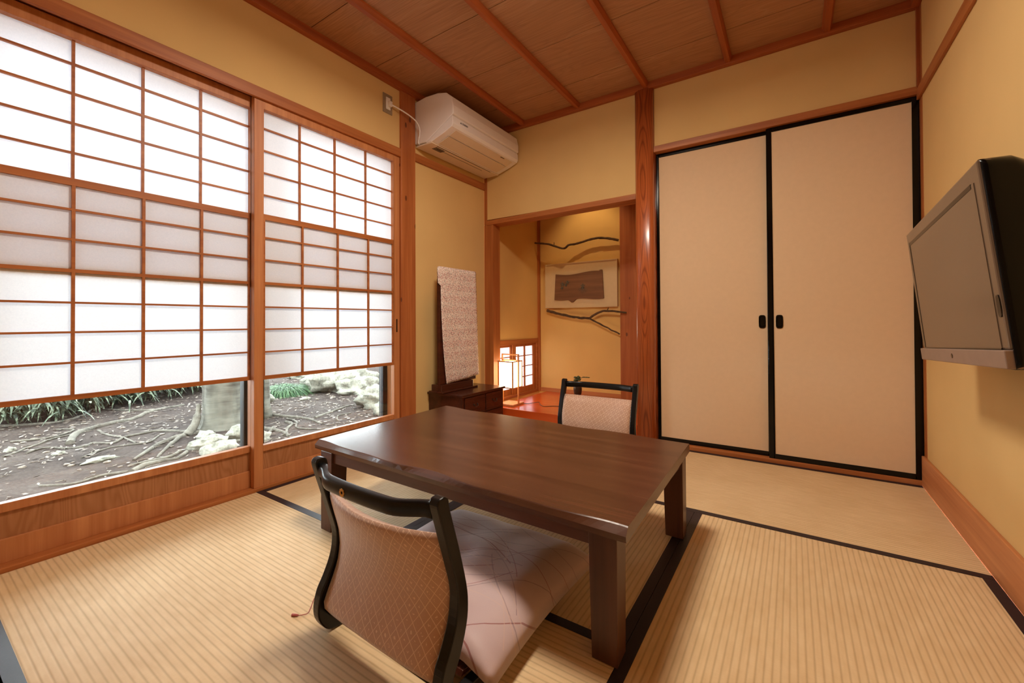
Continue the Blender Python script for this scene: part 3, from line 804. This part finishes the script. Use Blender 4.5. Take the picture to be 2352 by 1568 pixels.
m=MB(); m.add([(.3306,-.674,1.982),(.3306,-.661,1.982),(.3306,-.668,1.993)],[(0,1,2)]); m.flat=True; m.build('maker_mark',M['logo'],A)
m=MB(); m.tube(smooth_path([(.020,-.952,2.072),(.035,-.90,2.062),(.052,-.84,2.045),(.066,-.79,2.02),(.070,-.765,1.985),(.062,-.757,1.945),(.046,-.752,1.905),(.04,-.735,1.9)],6),.0042,8)
m.build('power_cord',M['white_pl'],A)
box('power_plug',(.0105,.030,-.966,-.944,2.056,2.088),M['white'],A,bevel=.004)
O=empty('wall_outlet',(.003,-.961,2.076),'small metal plated power outlet on the wall over the right paper window','outlet')
box('plate',(.0,.006,-.996,-.926,2.018,2.134),M['plate'],O,bevel=.002)
box('socket_insert',(.006,.0105,-.977,-.945,2.040,2.112),M['white'],O,bevel=.001)

# ------------------------------------------------------------------ television
TVc=Vector((2.358,-1.117,.855)); ya_,ti,ro=-.012,.094,.049
a_=Vector((math.sin(ya_),-math.cos(ya_),0)); n_=Vector((-math.cos(ya_),-math.sin(ya_),0)); u_=Vector((0,0,1))*math.cos(ti)+n_*math.sin(ti)
A_=a_*math.cos(ro)+u_*math.sin(ro); U_=u_*math.cos(ro)-a_*math.sin(ro); N_=A_.cross(U_)
if N_.dot(n_)<0: N_=-N_
TV=empty('television',(TVc.x,TVc.y,TVc.z),'flat black backed television on the right wall, brownish grey room reflection painted into its screen colour','television')
def tvp(a,u,n): return tuple(TVc+A_*a+U_*u+N_*n)
def tvbox(name,a0,a1,u0,u1,n0,n1,mat,parent,bevel=0):
    m=MB(); m.loft([[tvp(a,u,n) for a,u in ((a0,u0),(a1,u0),(a1,u1),(a0,u1))] for n in (n0,n1)],True,False)
    return m.build(name,mat,parent,bevel=bevel)
w2_,h2_=.35,.2065
ub=-.170  # bottom of the glass part
def rr(w_,h_,r,n,cu_=0,du=0):
    pts=[]
    for cx,cy,a0 in ((w_-r,h_-r,0),(-w_+r,h_-r,PI/2),(-w_+r,-h_+r,PI),(w_-r,-h_+r,1.5*PI)):
        for k in range(7):
            a=a0+PI/2*k/6; pts.append(tvp(cx+r*math.cos(a),cy+du+r*math.sin(a),n))
    return pts
fr_=tvbox('bezel',-w2_,w2_,ub,h2_,-.022,0,M['tvface'],TV,.004)
tvbox('screen',-w2_+.034,w2_-.034,ub+.003,h2_-.036,-.004,.0012,M['tvface'],TV)
m=MB()
def strip(a0,a1,u0,u1): m.loft([[tvp(a,u,n) for a,u in ((a0,u0),(a1,u0),(a1,u1),(a0,u1))] for n in (.0004,.0018 if a1-a0>.1 else .0021)],True,False)
strip(-w2_+.030,w2_-.050,h2_-.044,h2_-.034); strip(-w2_+.028,-w2_+.040,ub+.002,h2_-.034); strip(-w2_+.03,w2_-.034,ub+.0005,ub+.003)
m.build('screen_edge',M['tv_black'],TV)
tvbox('speaker_bar',-w2_,w2_,-h2_,ub-.0005,-.022,.008,M['tvbar'],TV,.002)
m=MB(); m.loft([rr(.353,.2085,.010,-.004),rr(.354,.2095,.018,-.014),rr(.353,.2085,.03,-.050),rr(.345,.200,.055,-.078),rr(.32,.172,.06,-.100),rr(.27,.12,.05,-.112)],True,True); m.build('back_shell',M['tv_black'],TV)
m=MB(); m.loft([[tvp(w2_-.012+.009*math.copysign(abs(math.cos(2*PI*k/16))**.6,math.cos(2*PI*k/16)),-.085+.022*math.copysign(abs(math.sin(2*PI*k/16))**.6,math.sin(2*PI*k/16)),n) for k in range(16)] for n in (-.001,.0016)],True,False)
m.build('side_button',M['tv_black'],TV)
m=MB(); m.loft([[tvp(.0+.006*math.cos(2*PI*k/16),-.188+.006*math.sin(2*PI*k/16),n) for k in range(16)] for n in (.007,.0088)],True,False); m.build('badge',M['tv_black'],TV)
m=MB(); m.box(2.452,W-.0005,-1.19,-1.04,.80,.96); m.build('wall_bracket',M['tv_black'],TV,bevel=.003)

# ------------------------------------------------------------------ lamps
LX,LY=1.27,-1.52
Lp=empty('ceiling_lamp',(LX,LY,CZ),'round drum shaped ceiling lamp hanging just below the boards','lamp')
m=MB(); m.lathe([(.205,2.103),(.212,2.104),(.22,2.112),(.22,2.13),(.215,2.19),(.20,2.20)],(LX,LY,0),40); m.build('shade',M['lampside'],Lp)
m=MB(); m.lathe([(.05,2.098),(.19,2.098),(.204,2.102)],(LX,LY,0),40); m.build('diffuser',M['lamp'],Lp)
m=MB(); m.lathe([(.12,2.2005),(.12,2.204)],(LX,LY,0),32); m.build('base_plate',M['white'],Lp)
sp=empty('alcove_downlight',(.55,.46,2.10),'small round downlight recessed in the alcove ceiling','lamp')
m=MB(); m.lathe([(.05,0),(.05,-.006),(.038,-.006),(.036,-.001)],(.55,.46,2.10),24); m.build('trim_ring',M['white'],sp)
l=bpy.data.lights.new('downlight_beam','SPOT'); l.energy=15; l.color=(1,.70,.36); l.spot_size=math.radians(84); l.spot_blend=.7; l.shadow_soft_size=.012
lo=bpy.data.objects.new('downlight_beam',l); COL.objects.link(lo); lo.parent=sp; lo.location=(0,0,-.02); lo.rotation_euler=(math.radians(22),0,0)

# ------------------------------------------------------------------ garden
GZ=-.35
def gz(x,y): return GZ+.02*noise.noise(Vector((x*.9,y*.9,0)))+.012*noise.noise(Vector((x*4,y*4,3)))
m=MB(); nx,ny=110,120; vs=[]
for j in range(ny+1):
    for i in range(nx+1):
        x=lerp(-.22,-16,(i/nx)**1.5); y=lerp(-7,11,j/ny); vs.append((x,y,gz(x,y)))
m.add(vs,[(j*(nx+1)+i,j*(nx+1)+i+1,(j+1)*(nx+1)+i+1,(j+1)*(nx+1)+i) for j in range(ny) for i in range(nx)],True)
o=struct(m.build('garden_ground',M['soil']))
Tr=empty('garden_tree',(-3.12,-.60,GZ),'old tree with a thick pale grey trunk and bare surface roots outside the window','tree')
m=MB(); rings=[]
for k,(z,rs) in enumerate(((GZ-.06,.31),(GZ+.0,.25),(GZ+.06,.215),(GZ+.16,.195),(GZ+.4,.188),(GZ+.56,.205),(GZ+.75,.24),(GZ+1.4,.22),(GZ+2.4,.2),(GZ+4.5,.16))):
    r_=[]
    for i in range(40):
        a=2*PI*i/40; fl_=1+.10*math.sin(a*5+1)*(1.2 if k<3 else .7)+.12*noise.noise(Vector((math.cos(a)*1.5,math.sin(a)*1.5,z*1.2)))
        r_.append((-3.10+rs*fl_*math.cos(a),-.57+rs*fl_*math.sin(a),z))
    rings.append(r_)
m.loft(rings,True,True).build('trunk',M['trunk'],Tr)
m=MB(); rings=[]
for z,rs in ((GZ-.05,.22),(GZ+.15,.17),(GZ+.6,.15),(GZ+2,.13)):
    rings.append([(-3.28+rs*(1+.1*math.sin(i))*math.cos(2*PI*i/20)+z*.05,-.18+rs*math.sin(2*PI*i/20),z) for i in range(20)])
m.loft(rings,True,True).build('second_trunk',M['trunk'],Tr)
ROOTS=[
([(-3.54,-1.66),(-3.74,-1.62),(-3.93,-1.56),(-4.13,-1.41),(-4.25,-1.25),(-4.34,-1.02),(-4.57,-.84),(-4.73,-.66),(-4.84,-.49),(-4.89,-.33)],.050,.022),
([(-5.33,-1.01),(-5.0,-.86),(-4.82,-.73),(-4.72,-.67)],.015,.022),
([(-5.13,-1.91),(-4.9,-1.62),(-4.9,-1.5),(-5.11,-1.27),(-5.49,-1.11),(-5.61,-.97)],.03,.015),
([(-3.44,-1.92),(-3.54,-1.82),(-3.36,-1.7),(-3.3,-1.6),(-3.38,-1.54),(-3.24,-1.44),(-3.36,-1.32),(-3.42,-1.13),(-3.38,-1.01),(-3.1,-.9)],.012,.022),
([(-3.99,-1.38),(-3.63,-1.37),(-3.34,-1.33),(-3.06,-1.32)],.016,.010),
([(-3.0,-.82),(-2.96,-1.03),(-2.89,-1.13),(-2.82,-1.23),(-2.66,-1.35),(-2.48,-1.48)],.045,.016),
([(-2.96,-1.0),(-2.75,-1.14),(-2.58,-1.25),(-2.38,-1.36)],.03,.014),
([(-2.1,-1.6),(-2.2,-1.5),(-2.23,-1.38),(-2.2,-1.28),(-2.31,-1.18)],.035,.02),
([(-2.35,-1.54),(-2.34,-1.41),(-2.31,-1.29),(-2.41,-1.18)],.02,.02),
([(-2.31,-2.03),(-2.15,-1.89),(-2.22,-1.74),(-2.13,-1.6)],.014,.018),
([(-3.46,.04),(-3.17,-.01),(-2.84,.09),(-2.66,.12),(-2.27,.05)],.035,.016),
([(-2.62,.17),(-2.74,.46),(-2.82,.67),(-2.88,.89)],.026,.012),
([(-2.28,.22),(-2.49,.39),(-2.45,.53)],.014,.01),
([(-2.75,-.45),(-2.42,-.35),(-2.09,-.42)],.04,.02),
([(-2.17,-.43),(-2.41,-.24),(-2.56,-.13),(-2.75,-.10)],.02,.025),
([(-3.46,-2.06),(-3.68,-1.91),(-3.89,-1.72),(-3.97,-1.58)],.012,.014),
([(-4.1,-1.95),(-4.0,-1.7),(-4.25,-1.5),(-4.4,-1.6)],.014,.010),
([(-3.2,-1.1),(-3.0,-1.25),(-3.1,-1.5),(-2.9,-1.7)],.014,.008),
([(-2.9,.0),(-2.6,-.05),(-2.3,-.2),(-2.1,-.1)],.018,.010),
([(-2.5,-.9),(-2.3,-.75),(-2.35,-.5),(-2.6,-.3)],.03,.018)]
for pts,r0,r1 in ROOTS:
    q=smooth_path([(x,y,gz(x,y)+.006) for x,y in pts],6); k=len(q)
    q=[Vector((p.x+.02*noise.noise(p*6),p.y+.02*noise.noise(p*6+Vector((3,3,3))),p.z)) for p in q]
    m=MB(); m.tube(q,[lerp(r0,r1,i/(k-1))*.68*(1+.25*noise.noise(q[i]*9)) for i in range(k)],8); m.build('root',M['root'],Tr)
m=MB(); m.tube(smooth_path([(-2.98,-.95,GZ+.0),(-3.02,-.87,GZ+.08),(-3.08,-.82,GZ+.18),(-3.11,-.80,GZ+.27)],5),[.04]*5+[.035]*5+[.022]*6,8); m.build('root',M['root'],Tr)
STONES=[((-2.69,-.89),(.10,.07,.05),'flat stone right at the foot of the tree trunk'),
((-2.36,-.99),(.08,.15,.065),'long rounded stone lying across in front of the trunk'),
((-2.06,-1.03),(.10,.13,.07),'rounded stone closest to the window sill below the trunk'),
((-2.42,-.70),(.09,.12,.09),'angular pale stone to the right of the trunk foot'),
((-4.15,.30),(.16,.16,.15),'mossy stone at the left edge of the right glass pane'),
((-3.86,.79),(.045,.075,.028),'small flat white stone below the grass tuft'),
((-4.35,1.66),(.42,.52,.26),'large pale boulder seen through the right glass pane'),
((-3.75,1.62),(.24,.33,.17),'rounded grey boulder leaning on the front of the large boulder'),
((-2.62,1.05),(.22,.24,.16),'bright white boulder beside the black window frame'),
((-2.10,.80),(.14,.16,.13),'white stone at the lowest corner beside the black window frame'),
((-5.9,2.85),(.25,.34,.16),'pale rock behind the large boulder'),
((-6.3,2.2),(.2,.3,.1),'flat grey rock at the back behind the grass tuft'),
((-2.71,-1.64),(.05,.10,.022),'flat cream stone alone on the bare soil'),
((-3.19,-1.79),(.03,.04,.02),'pebble sized pale stone left of the flat cream stone'),
((-3.68,-2.0),(.04,.035,.025),'small white stone at the far left of the soil'),
((-2.2,-.65),(.10,.10,.06),'grey stone half hidden behind the black window frame'),
((-3.05,1.42),(.15,.22,.10),'low stone between the two white stones and the large boulder'),
((-5.3,2.2),(.16,.28,.10),'grey stone resting behind the left end of the large boulder')]
for i,((x,y),r,lab) in enumerate(STONES):
    m=MB(); m.blob((x,y,gz(x,y)+r[2]*.45),r,i+1,.30,28 if r[0]>.1 else 16,2.2)
    o=m.build('garden_stone',M['rock'],at=(x,y,gz(x,y))); tag(o,lab,'stone','stones lying on the garden soil')
def blades(name,centres,mat,count,hgt,lw,ll,droop,lab,cat,kind=None,spread=.15,seed=1,stem=True):
    random.seed(seed); m=MB()
    for _ in range(count):
        cx,cy,s0=random.choice(centres)
        x=cx+random.gauss(0,s0); y=cy+random.gauss(0,s0); a=random.uniform(0,2*PI)
        h=hgt*random.uniform(.3,1) if stem else 0
        z=gz(x,y)+h; L_=ll*random.uniform(.6,1.2); w_=lw*random.uniform(.6,1.2); d=Vector((math.cos(a),math.sin(a),0)); s_=Vector((-d.y,d.x,0))
        ring=[]; e0=random.uniform(.2,1.1) if stem else random.uniform(.5,1.5)
        for k in range(5):
            t=k/4; p=Vector((x,y,z))+d*L_*t*math.cos(e0*(1-t))+Vector((0,0,1))*(L_*t*math.sin(e0)-droop*L_*t*t*1.6)
            ww=w_*math.sin(PI*min(1,.15+.85*t))+.0004; ring.append((p+s_*ww,p-s_*ww))
        vs=[q for r_ in ring for q in r_]; m.add(vs,[(2*k,2*k+1,2*k+3,2*k+2) for k in range(4)],True)
    m.flat=True
    o=m.build(name,mat,at=(centres[0][0],centres[0][1],GZ)); tag(o,lab,cat,kind=kind); return o
bl=[(-5.45,-1.95),(-5.4,-1.7),(-5.35,-1.5),(-5.6,-1.25),(-5.8,-1.02),(-5.9,-.77),(-5.95,-.54),(-6.0,-.28),(-6.15,.05),(-6.3,.4),(-6.4,.8)]
cs=[(x+.25-k*.35,y+k*.05,.16) for x,y in bl for k in range(4)]
blades('bamboo_grass',cs,M['bamboo'],6500,.42,.016,.20,.75,'dense low bamboo grass along the back of the garden','grass','stuff',seed=2)
blades('grass_tuft',[(-4.66,.93,.06)],M['tuft'],3200,.0,.0035,.46,.62,'bright green tuft of arching grass beside the boulder','grass',None,seed=4,stem=False)
random.seed(11); m=MB()
for _ in range(4200):
    x=-1.5-4.8*random.random()**1.2; y=random.uniform(-2.8,3.2)
    if y<-1 and x>-2.8 and random.random()<.75: continue
    a=random.uniform(0,PI); L_=random.uniform(.008,.035); w_=L_*random.uniform(.25,.6); z=gz(x,y)+.012
    d=Vector((math.cos(a)*L_,math.sin(a)*L_,random.uniform(-.006,.008))); s_=Vector((-math.sin(a)*w_,math.cos(a)*w_,random.uniform(-.004,.004))); p=Vector((x,y,z))
    m.add([p-d,p+s_,p+d,p-s_],[(0,1,2,3)])
m.flat=True
for _ in range(420):
    x=-1.6-4.2*random.random()**1.3; y=random.uniform(-2.4,2.4); a=random.uniform(0,PI); L_=random.uniform(.03,.14); z=gz(x,y)+.008
    c=[Vector((x+L_*(k/3-.5)*math.cos(a)+.012*math.sin(k*2+a),y+L_*(k/3-.5)*math.sin(a)+.012*math.cos(k*2+a*3),z)) for k in range(4)]
    m.tube(c,random.uniform(.0015,.004),5)
for _ in range(240):
    x=-1.7-3.6*random.random(); y=random.uniform(-2.2,2.4); r_=random.uniform(.008,.022); m.blob((x,y,gz(x,y)+r_*.2),(r_,r_*1.3,r_*.6),_,.25,7)
o=m.build('leaf_litter',M['litter'],at=(-3,-.5,GZ)); tag(o,'scattered dry leaves and chips on the garden soil','leaves',kind='stuff')

# ------------------------------------------------------------------ world, camera
wd=bpy.data.worlds.new('sky'); S.world=wd; wd.use_nodes=True; nt=wd.node_tree; nt.nodes.clear()
bg=nt.nodes.new('ShaderNodeBackground'); ow=nt.nodes.new('ShaderNodeOutputWorld'); bg.inputs[0].default_value=(.88,.93,1.0,1); bg.inputs[1].default_value=15.
nt.links.new(bg.outputs[0],ow.inputs[0])
cam=bpy.data.cameras.new('camera'); co=bpy.data.objects.new('camera',cam); COL.objects.link(co); S.camera=co
f,yaw,pit,rol,py=972.5117,0.585939,0.0098764,-0.0049440,728.525
r=Vector((math.cos(yaw),math.sin(yaw),0)); fw=Vector((-math.sin(yaw),math.cos(yaw),0)); up=Vector((0,0,1))
Fv=fw*math.cos(pit)+up*math.sin(pit); Uv=up*math.cos(pit)-fw*math.sin(pit)
R3=r*math.cos(rol)+Uv*math.sin(rol); U3=Uv*math.cos(rol)-r*math.sin(rol)
mt=Matrix((R3,U3,-Fv)).transposed().to_4x4(); mt.translation=Vector((2.026519,-2.665094,.761426)); co.matrix_world=mt
cam.sensor_width=36; cam.sensor_fit='HORIZONTAL'; cam.lens=f/2352*36; cam.shift_y=-(784-py)/2352; cam.clip_start=.02; cam.clip_end=100
S.view_settings.view_transform='Standard'; S.view_settings.look='None'; S.view_settings.gamma=1; S.view_settings.exposure=-.24
S.view_settings.use_curve_mapping=False
S.cycles.max_bounces=10; S.cycles.diffuse_bounces=6; S.cycles.transparent_max_bounces=16; S.cycles.use_denoising=True
S.cycles.sample_clamp_indirect=6
